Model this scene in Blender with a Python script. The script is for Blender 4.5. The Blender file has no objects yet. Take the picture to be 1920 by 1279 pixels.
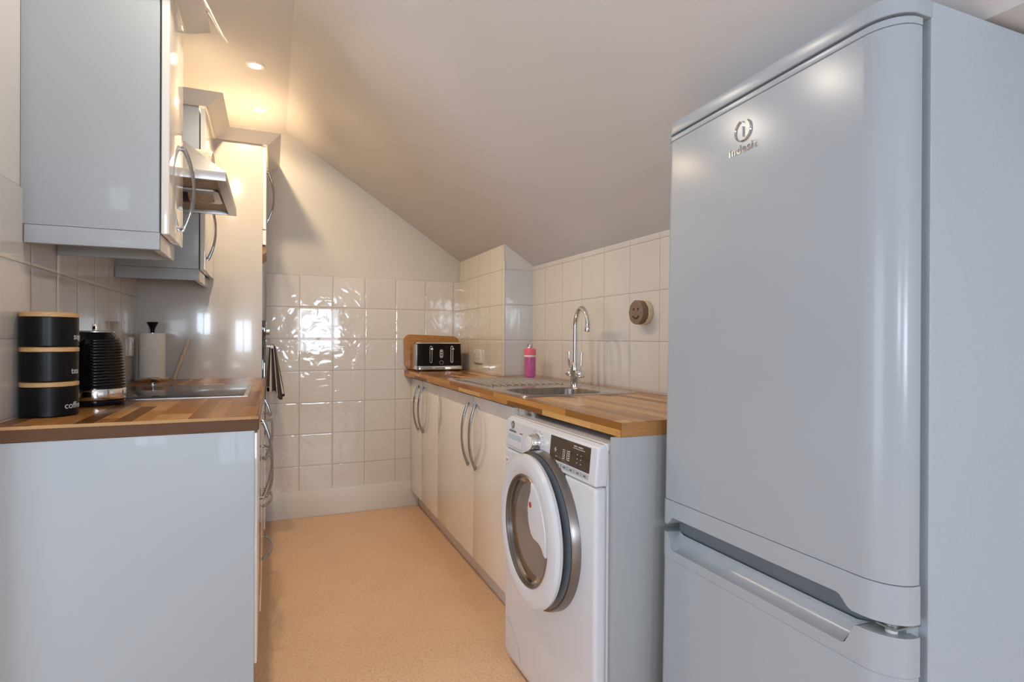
import bpy, bmesh, math, random
from mathutils import Vector, Matrix
random.seed(7)
PI = math.pi
C = bpy.context.scene.collection

# ------------------------------------------------------------------ camera
F_PX, YAW, PIT, ROL, CAM_H = 1060.13, 0.4002, -0.0036, -0.0055, 1.1188
def cam_axes():
    cy, sy = math.cos(YAW), math.sin(YAW)
    r0 = Vector((cy, -sy, 0)); f0 = Vector((sy, cy, 0)); u0 = Vector((0, 0, 1))
    c, s = math.cos(PIT), math.sin(PIT)
    f1 = f0*c + u0*s; u1 = u0*c - f0*s
    c, s = math.cos(ROL), math.sin(ROL)
    return r0*c - u1*s, r0*s + u1*c, f1
cr, cu, cf = cam_axes()
cd = bpy.data.cameras.new('camera'); cam = bpy.data.objects.new('camera', cd); C.objects.link(cam)
cd.sensor_fit = 'HORIZONTAL'; cd.sensor_width = 36; cd.lens = F_PX/1920*36; cd.clip_start = 0.02
cam.matrix_world = Matrix(((cr.x, cu.x, -cf.x, 0), (cr.y, cu.y, -cf.y, 0), (cr.z, cu.z, -cf.z, CAM_H), (0, 0, 0, 1)))
bpy.context.scene.camera = cam

# ------------------------------------------------------------------ world, lights, exposure
W = bpy.data.worlds.new('world'); bpy.context.scene.world = W; W.use_nodes = True
W.node_tree.nodes['Background'].inputs[0].default_value = (0.60, 0.74, 1.0, 1)
W.node_tree.nodes['Background'].inputs[1].default_value = 1.6
vs = bpy.context.scene.view_settings
vs.view_transform = 'Standard'; vs.look = 'None'; vs.gamma = 1; vs.use_curve_mapping = False
vs.exposure = 0.72

def area(name, loc, rot, sx, sy, power, col):
    l = bpy.data.lights.new(name, 'AREA'); l.shape = 'RECTANGLE'; l.size = sx; l.size_y = sy
    l.energy = power; l.color = col
    o = bpy.data.objects.new(name, l); C.objects.link(o); o.location = loc; o.rotation_euler = rot
    return o
# daylight coming in through the two windows behind the camera; the unseen side window is added fill
DAY = (0.72, 0.86, 1.0)
area('daylight_window_left', (-0.9, -3.27, 1.52), (PI/2, 0, 0), 0.60, 0.55, 22, DAY)
area('daylight_window_right', (0.75, -3.27, 1.25), (PI/2, 0, 0), 0.75, 0.80, 31, DAY)
area('side_window_fill', (-2.67, 0.1, 1.1), (PI/2, 0, -PI/2), 1.6, 2.0, 17, DAY)
ZC = 2.385
DOWN = [(-0.081, 2.893), (-0.073, 3.441)]
DOWN_AND_FILL = DOWN + [(-0.085, 2.22), (-0.085, 1.65)]  # last two are unseen, added as fill for the doors and floor
for (x, y) in DOWN_AND_FILL:
    l = bpy.data.lights.new('downlight_and_fill_bulb', 'SPOT'); l.energy, l.color = (15.5 if y < 3 else 8.5, (1.0, 0.74, 0.46)) if y > 2.5 else (13.5 if y > 2 else 7.5, (1.0, 0.88, 0.72)); l.shadow_soft_size = 0.022
    l.spot_size = math.radians(152); l.spot_blend = .5
    o = bpy.data.objects.new('downlight_and_fill_bulb', l); C.objects.link(o); o.location = (x, y, ZC-0.012)

# ------------------------------------------------------------------ materials
class NT:
    def __init__(s, m): s.t = m.node_tree; s.n = s.t.nodes; s.l = s.t.links
    def add(s, typ, **kw):
        n = s.n.new(typ)
        for k, v in kw.items(): setattr(n, k, v)
        return n
    def put(s, v, inp):
        if hasattr(v, 'is_output'): s.l.new(v, inp)
        else: inp.default_value = v
    def math(s, op, a, b=None, c=None):
        n = s.add('ShaderNodeMath', operation=op); s.put(a, n.inputs[0])
        if b is not None: s.put(b, n.inputs[1])
        if c is not None: s.put(c, n.inputs[2])
        return n.outputs[0]
    def pos(s):
        g = s.add('ShaderNodeNewGeometry'); x = s.add('ShaderNodeSeparateXYZ'); s.l.new(g.outputs['Position'], x.inputs[0])
        return g.outputs['Position'], x.outputs
    def vec(s, x, y, z):
        n = s.add('ShaderNodeCombineXYZ'); s.put(x, n.inputs[0]); s.put(y, n.inputs[1]); s.put(z, n.inputs[2]); return n.outputs[0]
    def noise(s, v, scale, detail=3, rough=.5, dist=0):
        n = s.add('ShaderNodeTexNoise'); s.put(v, n.inputs['Vector']); n.inputs['Scale'].default_value = scale
        n.inputs['Detail'].default_value = detail; n.inputs['Roughness'].default_value = rough; n.inputs['Distortion'].default_value = dist
        return n.outputs['Fac']
    def ramp(s, f, stops, interp='LINEAR'):
        n = s.add('ShaderNodeValToRGB'); n.color_ramp.interpolation = interp; e = n.color_ramp.elements
        while len(e) < len(stops): e.new(0.5)
        for k, (p, c) in enumerate(stops): e[k].position = p; e[k].color = (*c, 1)
        s.put(f, n.inputs[0]); return n.outputs[0]
    def mix(s, f, a, b, mode='MIX'):
        n = s.add('ShaderNodeMix', data_type='RGBA', blend_type=mode); s.put(f, n.inputs[0])
        s.put(a if hasattr(a, 'is_output') else (*a, 1), n.inputs[6]); s.put(b if hasattr(b, 'is_output') else (*b, 1), n.inputs[7]); return n.outputs[2]
    def bump(s, h, strength, dist=0.01):
        n = s.add('ShaderNodeBump'); n.inputs['Strength'].default_value = strength; n.inputs['Distance'].default_value = dist
        s.l.new(h, n.inputs['Height']); return n.outputs[0]

def mat(name, col=(.8, .8, .8), rough=.5, metal=0, coat=0, trans=0, ior=1.45, emit=None, spec=.5, alpha=1):
    m = bpy.data.materials.new(name); m.use_nodes = True; b = m.node_tree.nodes['Principled BSDF']
    b.inputs['Base Color'].default_value = (*col, 1); b.inputs['Roughness'].default_value = rough
    b.inputs['Metallic'].default_value = metal; b.inputs['Coat Weight'].default_value = coat
    b.inputs['Coat Roughness'].default_value = 0.03
    b.inputs['Transmission Weight'].default_value = trans; b.inputs['IOR'].default_value = ior
    b.inputs['Specular IOR Level'].default_value = spec; b.inputs['Alpha'].default_value = alpha
    if emit: b.inputs['Emission Color'].default_value = (*emit[0], 1); b.inputs['Emission Strength'].default_value = emit[1]
    return m
def bsdf(m): return m.node_tree.nodes['Principled BSDF']

def varied(name, c1, c2, scale, rough, coat=0, bump=0, metal=0, stretch=(1, 1, 1), detail=4, bdist=.002, spec=.5):
    """procedural two-tone surface with optional relief"""
    m = mat(name, c1, rough, metal, coat, spec=spec); t = NT(m); b = bsdf(m)
    p, _ = t.pos(); mp = t.add('ShaderNodeMapping'); t.l.new(p, mp.inputs[0]); mp.inputs['Scale'].default_value = stretch
    n = t.noise(mp.outputs[0], scale, detail)
    t.l.new(t.ramp(n, [(.35, c1), (.65, c2)]), b.inputs['Base Color'])
    if bump: t.l.new(t.bump(n, bump, bdist), b.inputs['Normal'])
    return m

TS = 0.1988
def tile_mat(name, ax, off, zoff=1.5095, col=(.74, .70, .655), relief=1.0):
    m = mat(name, col, .07, coat=.3); t = NT(m); b = bsdf(m)
    p, x = t.pos()
    a = t.math('DIVIDE', t.math('SUBTRACT', x[ax], off), TS); c = t.math('DIVIDE', t.math('SUBTRACT', x[2], zoff), TS)
    fa = t.math('FRACT', a); fc = t.math('FRACT', c)
    da = t.math('MINIMUM', fa, t.math('SUBTRACT', 1.0, fa)); dc = t.math('MINIMUM', fc, t.math('SUBTRACT', 1.0, fc))
    d = t.math('MINIMUM', da, dc)
    grout = t.math('LESS_THAN', d, 0.0075)
    wn = t.add('ShaderNodeTexWhiteNoise', noise_dimensions='2D')
    t.l.new(t.vec(t.math('FLOOR', a), t.math('FLOOR', c), 0.0), wn.inputs['Vector'])
    sh = t.add('ShaderNodeVectorMath', operation='SCALE'); t.l.new(wn.outputs['Color'], sh.inputs[0]); sh.inputs['Scale'].default_value = 9.0
    ad = t.add('ShaderNodeVectorMath', operation='ADD'); t.l.new(p, ad.inputs[0]); t.l.new(sh.outputs[0], ad.inputs[1])
    n1 = t.noise(ad.outputs[0], 11, 1.5, .45, 1.1); n2 = t.noise(ad.outputs[0], 3.5, 1)
    edge = t.math('MINIMUM', t.math('DIVIDE', d, 0.05), 1.0)
    edge = t.math('POWER', edge, 0.5)
    h = t.math('ADD', t.math('MULTIPLY', n1, .65*relief), t.math('MULTIPLY', n2, .6*relief))
    h = t.math('ADD', t.math('MULTIPLY', h, 1.0), t.math('MULTIPLY', edge, .35))
    t.l.new(t.bump(h, 1.0, 0.0042), b.inputs['Normal'])
    tone = t.mix(t.math('MULTIPLY', wn.outputs['Value'], .35), col, tuple(k*.93 for k in col))
    t.l.new(t.mix(grout, tone, (.44, .385, .345)), b.inputs['Base Color'])
    t.l.new(t.math('ADD', t.math('MULTIPLY', grout, .6), .07), b.inputs['Roughness'])
    return m

def stave_mat(name, along, across, wid, length, stops, rough=.22, shift=0.0):
    """butcher block: random staves running along one axis"""
    m = mat(name, (.5, .3, .15), rough, coat=.0, spec=.22); t = NT(m); b = bsdf(m)
    bsdf(m).inputs['Coat Roughness'].default_value = .12
    p, x = t.pos()
    r = t.math('FLOOR', t.math('DIVIDE', t.math('ADD', x[across], shift), wid))
    w1 = t.add('ShaderNodeTexWhiteNoise', noise_dimensions='1D'); t.l.new(r, w1.inputs['W'])
    q = t.math('ADD', t.math('DIVIDE', x[along], length), t.math('MULTIPLY', w1.outputs['Value'], 7.3))
    w2 = t.add('ShaderNodeTexWhiteNoise', noise_dimensions='2D'); t.l.new(t.vec(r, t.math('FLOOR', q), 0.0), w2.inputs['Vector'])
    base = t.ramp(w2.outputs['Value'], stops)
    sc = [60.0, 60.0, 60.0]; sc[along] = 4.0
    mp = t.add('ShaderNodeMapping'); t.l.new(p, mp.inputs[0]); mp.inputs['Scale'].default_value = sc
    off = t.add('ShaderNodeVectorMath', operation='ADD'); t.l.new(mp.outputs[0], off.inputs[0])
    s2 = t.add('ShaderNodeVectorMath', operation='SCALE'); t.l.new(w2.outputs['Color'], s2.inputs[0]); s2.inputs['Scale'].default_value = 20
    t.l.new(s2.outputs[0], off.inputs[1])
    g = t.noise(off.outputs[0], 1.4, 4, .6, .6)
    col = t.mix(t.ramp(g, [(.3, (0, 0, 0)), (.75, (1, 1, 1))]), t.mix(.30, base, (.12, .045, .012)), base)
    t.l.new(col, b.inputs['Base Color'])
    return m

M = {}
def paint(name, col, r=.6): return varied(name, col, tuple(k*.97 for k in col), 3, r, bump=.04, bdist=.003)
M['wall'] = paint('cream_wall_paint', (.68, .655, .61))
M['ceil'] = paint('ceiling_paint', (.74, .71, .69))
M['white_wall'] = paint('white_wall_paint', (.78, .76, .73))
M['skirting'] = mat('skirting_white', (.78, .75, .71), .35, coat=.1)
M['tile_back'] = tile_mat('tile_back', 0, 0.1524)
M['tile_right'] = tile_mat('tile_right', 1, 2.5785, relief=.6, col=(.68, .635, .585))
M['tile_left'] = tile_mat('tile_left', 1, 2.7232, relief=.22, col=(.70, .66, .62))
M['tile_return'] = tile_mat('tile_return', 0, 1.1925, relief=.35, col=(.70, .70, .71))
M['tile_pier'] = tile_mat('tile_pier', 1, 3.165, relief=.7, col=(.76, .71, .64))
M['tile_cheek'] = M['tile_return']
STV = [(0.0, (.20, .08, .018)), (.22, (.38, .16, .035)), (.5, (.56, .26, .065)), (.75, (.64, .33, .10)), (1.0, (.72, .43, .16))]
STD = [(0.0, (.13, .05, .016)), (.35, (.30, .125, .035)), (.6, (.50, .22, .06)), (1.0, (.66, .36, .14))]
M['wood_right'] = stave_mat('worktop_right_staves', 1, 0, .042, .42, STV)
M['wood_left'] = stave_mat('worktop_left_staves', 1, 0, .040, .55, STD)
M['wood_edge_right'] = stave_mat('worktop_front_edge_staves', 1, 2, .06, .30, STV, .35, .01)
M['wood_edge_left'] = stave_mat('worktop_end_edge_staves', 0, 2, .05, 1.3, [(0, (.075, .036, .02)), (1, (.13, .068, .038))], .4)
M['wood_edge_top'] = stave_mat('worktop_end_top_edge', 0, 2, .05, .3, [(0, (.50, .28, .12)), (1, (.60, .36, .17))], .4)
M['cream'] = mat('cream_gloss_door', (.91, .855, .785), .08, coat=.6)
M['cream_dark'] = mat('cream_panel_lining', (.84, .79, .72), .3)
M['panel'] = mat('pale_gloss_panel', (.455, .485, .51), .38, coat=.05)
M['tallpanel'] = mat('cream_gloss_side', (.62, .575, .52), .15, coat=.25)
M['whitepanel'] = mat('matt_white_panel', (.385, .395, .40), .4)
M['plinth'] = mat('grey_plinth', (.78, .74, .71), .3)
M['carcass'] = mat('white_carcass', (.75, .74, .72), .4)
M['steel'] = varied('brushed_steel', (.48, .46, .44), (.58, .56, .54), 30, .36, metal=1, stretch=(1, 12, 12))
M['sink'] = varied('sink_steel', (.56, .54, .52), (.66, .64, .62), 40, .22, metal=1, stretch=(4, 1, 1))
M['bowl'] = varied('bowl_shaded_steel', (.24, .21, .185), (.34, .31, .28), 40, .30, metal=1, stretch=(4, 1, 1))  # steel darkened: the shade inside the bowl is put into its colour
M['chrome'] = mat('chrome', (.80, .80, .80), .06, metal=1)
M['handle'] = varied('satin_nickel_handle', (.36, .37, .39), (.43, .44, .46), 40, .24, metal=1)
M['black'] = varied('black_metal', (.004, .004, .005), (.007, .007, .008), 60, .30, spec=.25)
M['black_gloss'] = mat('black_gloss_plastic', (.006, .006, .008), .14, coat=.1, spec=.4)
M['black_glass'] = mat('black_glass', (.02, .018, .018), .05, coat=.8)
M['hob'] = mat('hob_glass', (.03, .026, .026), .05, coat=.0, spec=.22)
M['dark'] = mat('dark_gap', (.03, .03, .032), .6)
M['bamboo'] = varied('bamboo_lid', (.60, .36, .15), (.70, .45, .21), 60, .4, stretch=(1, 1, 8))
M['board'] = varied('oiled_board', (.34, .15, .035), (.46, .22, .06), 22, .35, stretch=(1, 1, 5))
M['slat'] = varied('pale_wood', (.62, .46, .30), (.70, .54, .37), 20, .5, stretch=(4, 4, 1))
M['oak'] = varied('brown_strip_wood', (.40, .21, .07), (.52, .29, .11), 20, .4, stretch=(1, 6, 1))
M['letter_white'] = mat('white_lettering', (.62, .62, .64), .5)
M['paper'] = varied('kitchen_paper', (.80, .74, .64), (.86, .80, .71), 90, .9, bump=.35, bdist=.002)
M['white_plastic'] = mat('white_plastic', (.78, .75, .72), .25, coat=.2)
M['white_enamel'] = mat('white_enamel', (.69, .69, .715), .22, coat=.35)
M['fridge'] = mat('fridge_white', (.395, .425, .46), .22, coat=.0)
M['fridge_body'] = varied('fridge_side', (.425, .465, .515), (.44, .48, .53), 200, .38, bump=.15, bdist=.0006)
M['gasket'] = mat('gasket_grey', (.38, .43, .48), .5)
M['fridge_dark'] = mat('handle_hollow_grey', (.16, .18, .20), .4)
M['hinge'] = mat('hinge_metal', (.35, .36, .34), .35, metal=.8)
M['bronze'] = mat('tinted_chrome_ring', (.27, .24, .225), .3, metal=.9)
M['ring_dark'] = mat('dark_blue_grey_ring', (.09, .11, .13), .25, coat=.4)
M['glass_door'] = mat('smoked_door_glass', (.52, .42, .33), .02, trans=1.0, coat=.3, ior=1.15)
M['drum'] = varied('drum_steel', (.07, .06, .055), (.34, .31, .30), 14, .3, metal=1)
M['rubber'] = mat('grey_rubber', (.10, .10, .11), .5)
M['display'] = mat('brown_display', (.055, .032, .022), .12, coat=.6)
M['mark_light'] = mat('display_marking', (.55, .50, .46), .5)
M['mark_dark'] = mat('printed_dark_marking', (.12, .12, .12), .5)
M['mark_mid'] = mat('printed_grey_marking', (.42, .42, .43), .5)
M['red'] = mat('red_mark', (.45, .04, .03), .3)
M['drawer_blue'] = mat('dispenser_grey', (.48, .53, .60), .3)
M['pink'] = mat('pink_liquid', (.72, .16, .42), .10, trans=.35, coat=.4)
M['pink_label'] = mat('coral_label', (.90, .16, .24), .35)
M['clear'] = mat('clear_cap', (.85, .85, .85), .1, trans=.8)
M['sponge_brown'] = varied('sponge_brown', (.20, .13, .095), (.27, .18, .13), 180, .95, bump=.6, bdist=.002)
M['sponge_cream'] = varied('sponge_cream', (.72, .62, .36), (.80, .71, .46), 180, .95, bump=.6, bdist=.002)
M['sponge_face'] = mat('sponge_face_dark', (.05, .03, .02), .9)
M['lamp_white'] = mat('downlight_trim', (.85, .82, .78), .35)
M['lamp_glow'] = mat('lamp_glow', (1, .9, .7), .5, emit=((1.0, .86, .62), 14))
M['film'] = mat('clear_plastic_film', (.95, .88, .80), .18, trans=0, alpha=.5, coat=.3)
M['nuts'] = varied('reddish_brown_contents', (.16, .06, .04), (.28, .12, .08), 60, .5)
M['glass'] = mat('window_glass', (1, 1, 1), 0.0, trans=1, ior=1.0, alpha=.15)
# hood filter fabric
M['filter'] = varied('hood_filter', (.36, .28, .19), (.50, .41, .30), 60, .5, bump=.5)
# floor
def floor_mat():
    m = mat('mottled_tan_vinyl', (.5, .33, .2), .38, coat=.08); t = NT(m); b = bsdf(m)
    p, _ = t.pos()
    n = t.noise(p, 120, 6, .75, .4); n2 = t.noise(p, 5, 3); n3 = t.noise(p, 26, 3, .6, 1.2)
    c = t.ramp(n, [(.32, (.50, .29, .155)), (.46, (.76, .48, .28)), (.62, (.86, .58, .37)), (.8, (.92, .67, .46))])
    c = t.mix(t.ramp(n2, [(.35, (0, 0, 0)), (.7, (.5, .5, .5))]), c, (.86, .56, .35))
    c = t.mix(t.ramp(n3, [(.60, (0, 0, 0)), (.75, (.35, .35, .35))]), c, (.62, .39, .24))
    t.l.new(c, b.inputs['Base Color']); t.l.new(t.bump(n, .12, .002), b.inputs['Normal'])
    return m
M['floor'] = floor_mat()
def towel_mat():
    m = mat('striped_tea_towel', (.1, .08, .07), .95); t = NT(m)
    uv = t.add('ShaderNodeUVMap'); x = t.add('ShaderNodeSeparateXYZ'); t.l.new(uv.outputs[0], x.inputs[0])
    s = t.math('FRACT', t.math('MULTIPLY', x.outputs[0], 7.0))
    c = t.ramp(s, [(0, (.055, .04, .035)), (.5, (.055, .04, .035)), (.48, (.72, .68, .62)), (.74, (.72, .68, .62)), (.76, (.10, .07, .06))], 'CONSTANT')
    t.l.new(c, bsdf(m).inputs['Base Color']); return m
M['towel'] = towel_mat()

# ------------------------------------------------------------------ mesh helpers
def box(bm, x0, x1, y0, y1, z0, z1):
    x0, x1 = sorted((x0, x1)); y0, y1 = sorted((y0, y1)); z0, z1 = sorted((z0, z1))
    v = [bm.verts.new(p) for p in ((x0,y0,z0),(x1,y0,z0),(x1,y1,z0),(x0,y1,z0),(x0,y0,z1),(x1,y0,z1),(x1,y1,z1),(x0,y1,z1))]
    for f in ((0,3,2,1),(4,5,6,7),(0,1,5,4),(1,2,6,5),(2,3,7,6),(3,0,4,7)): bm.faces.new([v[i] for i in f])
    return bm
def nb(): return bmesh.new()
def BX(*a): return box(nb(), *a)
def hexa(bm, P):
    v = [bm.verts.new(p) for p in P]
    for f in ((0,3,2,1),(4,5,6,7),(0,1,5,4),(1,2,6,5),(2,3,7,6),(3,0,4,7)): bm.faces.new([v[i] for i in f])
    return bm
def lathe(bm, prof, seg=48, c=(0, 0, 0), axis='Z', cap=True):
    rings = []
    for r, z in prof:
        ring = []
        for k in range(seg):
            a = 2*PI*k/seg; u, v = r*math.cos(a), r*math.sin(a)
            p = {'Z': (u, v, z), 'X': (z, u, v), 'Y': (v, z, u)}[axis]
            ring.append(bm.verts.new((p[0]+c[0], p[1]+c[1], p[2]+c[2])))
        rings.append(ring)
    for a, b in zip(rings, rings[1:]):
        for k in range(seg): bm.faces.new((a[k], a[(k+1) % seg], b[(k+1) % seg], b[k]))
    if cap:
        if prof[0][0] > 1e-5: bm.faces.new(rings[0][::-1])
        if prof[-1][0] > 1e-5: bm.faces.new(rings[-1])
    return bm
def tube(bm, pts, radii, seg=12, flat=1.0, up=None, cap=True):
    pts = [Vector(p) for p in pts]
    if not hasattr(radii, '__len__'): radii = [radii]*len(pts)
    rings = []; n = None
    for i, p in enumerate(pts):
        t = (pts[min(i+1, len(pts)-1)] - pts[max(i-1, 0)]).normalized()
        if n is None:
            n = Vector(up) if up else (Vector((0, 0, 1)) if abs(t.z) < .9 else Vector((1, 0, 0)))
        n = (n - t*n.dot(t)).normalized(); b = t.cross(n)
        r = radii[i]
        rings.append([bm.verts.new(p + n*(r*math.cos(2*PI*k/seg)) + b*(r*flat*math.sin(2*PI*k/seg))) for k in range(seg)])
    for a, b in zip(rings, rings[1:]):
        for k in range(seg): bm.faces.new((a[k], a[(k+1) % seg], b[(k+1) % seg], b[k]))
    if cap: bm.faces.new(rings[0][::-1]); bm.faces.new(rings[-1])
    return bm
def prism(bm, poly, a0, a1, axis='Z'):
    """poly (2D) extruded along an axis; axis X: (y,z); Y: (x,z); Z: (x,y)"""
    def P(u, v, a): return {'X': (a, u, v), 'Y': (u, a, v), 'Z': (u, v, a)}[axis]
    A = [bm.verts.new(P(u, v, a0)) for u, v in poly]; B = [bm.verts.new(P(u, v, a1)) for u, v in poly]
    bm.faces.new(A[::-1]); bm.faces.new(B); n = len(poly)
    for k in range(n): bm.faces.new((A[k], A[(k+1) % n], B[(k+1) % n], B[k]))
    return bm
def rrect(x0, x1, y0, y1, r, n=6):
    out = []
    for cx, cy, a0 in ((x1-r, y1-r, 0), (x0+r, y1-r, PI/2), (x0+r, y0+r, PI), (x1-r, y0+r, 1.5*PI)):
        for k in range(n+1): a = a0 + PI/2*k/n; out.append((cx+r*math.cos(a), cy+r*math.sin(a)))
    return out
def finish(bm, bevel, seg, smooth, ang=35):
    bmesh.ops.recalc_face_normals(bm, faces=bm.faces)
    if bevel:
        es = [e for e in bm.edges if len(e.link_faces) == 2 and e.calc_face_angle(0) > math.radians(40)]
        bmesh.ops.bevel(bm, geom=es, offset=bevel, segments=seg, profile=.6, affect='EDGES', clamp_overlap=True)
    if smooth:
        for f in bm.faces: f.smooth = True
        for e in bm.edges:
            if len(e.link_faces) == 2 and e.calc_face_angle(0) > math.radians(ang): e.smooth = False
def wloc(o):
    v = Vector((0, 0, 0))
    while o: v += o.location; o = o.parent
    return v
def obj(name, bm, m, parent=None, bevel=0, seg=2, smooth=True, local=False, ang=35, loc=None):
    """one mesh object; coordinates are world ones unless local"""
    finish(bm, bevel, seg, smooth, ang)
    me = bpy.data.meshes.new(name); o = bpy.data.objects.new(name, me); C.objects.link(o)
    if parent:
        if not local: bmesh.ops.translate(bm, vec=-wloc(parent), verts=bm.verts)
        o.parent = parent
    elif loc:
        bmesh.ops.translate(bm, vec=-Vector(loc), verts=bm.verts); o.location = loc
    bm.to_mesh(me); bm.free()
    me.materials.append(M[m] if isinstance(m, str) else m)
    return o
def tag(o, label, cat, group=None):
    o['label'] = label; o['category'] = cat
    if group: o['group'] = group
    return o
def thing(name, label, cat, loc, group=None, rot=None):
    o = bpy.data.objects.new(name, None); C.objects.link(o); o.location = loc; o.empty_display_size = .05
    if rot: o.rotation_euler = rot
    return tag(o, label, cat, group)
def struct(name, bm, m, parent=None, **k):
    o = obj(name, bm, m, parent, **k); o['kind'] = 'structure'; return o
def text_bm(s, size, ext=.0006, spacing=1.0):
    cu_ = bpy.data.curves.new('t', 'FONT'); cu_.body = s; cu_.size = size; cu_.extrude = ext; cu_.align_x = 'LEFT'; cu_.space_character = spacing
    cu_.resolution_u = 4
    o = bpy.data.objects.new('t', cu_); C.objects.link(o)
    dg = bpy.context.evaluated_depsgraph_get(); me = bpy.data.meshes.new_from_object(o.evaluated_get(dg))
    bm = nb(); bm.from_mesh(me); bpy.data.objects.remove(o); bpy.data.curves.remove(cu_); bpy.data.meshes.remove(me)
    return bm
def xform(bm, fn):
    for v in bm.verts: v.co = Vector(fn(v.co))
    return bm

# ------------------------------------------------------------------ dimensions
YB, XL, XR, XBOX, YBOX = 3.7575, -0.612, 1.3767, 1.198, 2.942
SA, SB = 2.4306, -0.6509
XCREASE = (ZC-SA)/SB if (ZC-SA)/SB > 0 else .07
def slz(x): return SA + SB*x
YREAR, XFAR = -3.2, -2.6
ZSOF = 1.683; XSOF = (ZSOF-SA)/SB; YCHK = 1.196; XALC = 1.78
WT, WB = .910, .872

# ------------------------------------------------------------------ structure
struct('floor', BX(XFAR-.1, XALC+.1, YREAR-.1, YB+.1, -.1, 0), 'floor')
T = .1
bm = nb()
box(bm, XFAR-.1, XCREASE, YREAR-.1, YB+.1, ZC, ZC+T)
struct('ceiling', bm, 'ceil')
bm = nb()
prism(bm, [(XCREASE, ZC), (XR+.1, slz(XR+.1)), (XR+.1, slz(XR+.1)+T), (XCREASE, ZC+T)], YCHK, YB+.1, 'Y')
prism(bm, [(XCREASE, ZC), (XSOF, ZSOF), (XALC+.1, ZSOF), (XALC+.1, ZSOF+T), (XSOF+.03, ZSOF+T), (XCREASE, ZC+T)], YREAR-.1, YCHK, 'Y')
struct('ceiling', bm, 'ceil', smooth=False)
w = struct('wall_back', BX(XL-.1, XR+.1, YB, YB+.1, 0, ZC+T), 'wall')
struct('tiling', BX(-.037, XBOX, YB-.007, YB+.001, .165, 1.5095), 'tile_back', w)
w = struct('wall_left', BX(XL-.1, XL, 1.60, YB, 0, ZC), 'white_wall')
struct('tiling', BX(XL-.001, XL+.006, 1.601, 3.225, .9, 1.5095), 'tile_left', w)
w = struct('wall_right', BX(XR, XR+.1, YCHK, YB, 0, slz(XR)+.02), 'white_wall')
struct('tiling', BX(XR-.006, XR+.001, YCHK+.001, YBOX, .88, 1.531), 'tile_right', w)
bm = nb(); prism(bm, [(XBOX, 0), (XR, 0), (XR, slz(XR)+.01), (XBOX, slz(XBOX)+.01)], YBOX, YB, 'Y')
w = struct('wall_corner', bm, 'white_wall', smooth=False)
struct('tiling', BX(XBOX-.006, XBOX+.001, YBOX-.0001, YB-.007, .9105, slz(XBOX)-.002), 'tile_pier', w)
struct('tiling', BX(XBOX-.001, XR-.006, YBOX-.0065, YBOX+.001, .9105, 1.5095), 'tile_return', w)
bm = nb(); prism(bm, [(XR, 0), (XALC+.1, 0), (XALC+.1, ZSOF+.02), (XSOF, ZSOF+.02), (XSOF, ZSOF), (XR, slz(XR))], YCHK, YCHK+.02, 'Y')
struct('wall_alcove', bm, 'white_wall', smooth=False)
struct('wall_side', BX(XALC, XALC+.1, YREAR, YCHK, 0, ZSOF), 'white_wall')
struct('wall_return', BX(XFAR, XL-.1, 1.60, 1.70, 0, ZC), 'white_wall')
struct('trim_1', BX(XBOX-.008, XBOX-.0005, YBOX-.0085, YBOX-.0003, .9105, 1.56), 'skirting', bevel=.002)
# far left wall, opened for the added side window
def wall_open_x(name, x0, x1, y0, y1, z1, o):
    bm = nb(); a, b, c, d = o
    box(bm, x0, x1, y0, a, 0, z1); box(bm, x0, x1, b, y1, 0, z1); box(bm, x0, x1, a, b, 0, c); box(bm, x0, x1, a, b, d, z1)
    return struct(name, bm, 'white_wall')
wall_open_x('wall_lounge', XFAR-.1, XFAR, YREAR, 1.7, ZC, (-.7, .9, .1, 2.1))
bm = nb()
def slab(x0, x1, z0, z1): box(bm, x0, x1, YREAR-.1, YREAR, z0, z1)
slab(XFAR-.1, -1.22, 0, ZC); slab(-1.22, -.58, 0, 1.23); slab(-1.22, -.58, 1.81, ZC); slab(-.58, .36, 0, ZC)
slab(.36, 1.14, 0, .83); slab(.36, 1.14, 1.66, ZC+T); slab(1.14, XALC+.1, 0, ZC)
struct('wall_rear', bm, 'white_wall')
def window(n, x0, x1, z0, z1, plane, axis):
    f = nb(); t = .045
    for a in ((x0, x1, z0, z0+t), (x0, x1, z1-t, z1), (x0, x0+t, z0, z1), (x1-t, x1, z0, z1), ((x0+x1)/2-t/2, (x0+x1)/2+t/2, z0, z1)):
        if axis == 'Y': box(f, a[0], a[1], plane-.03, plane+.03, a[2], a[3])
        else: box(f, plane-.03, plane+.03, a[0], a[1], a[2], a[3])
    struct('window_%d' % n, f, 'white_plastic')
window(1, -1.22, -.58, 1.23, 1.81, YREAR-.03, 'Y'); window(2, .36, 1.14, .83, 1.66, YREAR-.03, 'Y'); window(3, -.7, .9, .1, 2.1, XFAR-.03, 'X')  # third one is unseen, added to light washer and doors from the left
struct('baseboard_back', BX(-.037, .905, YB-.022, YB, 0, .167), 'skirting', bevel=.004)

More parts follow.
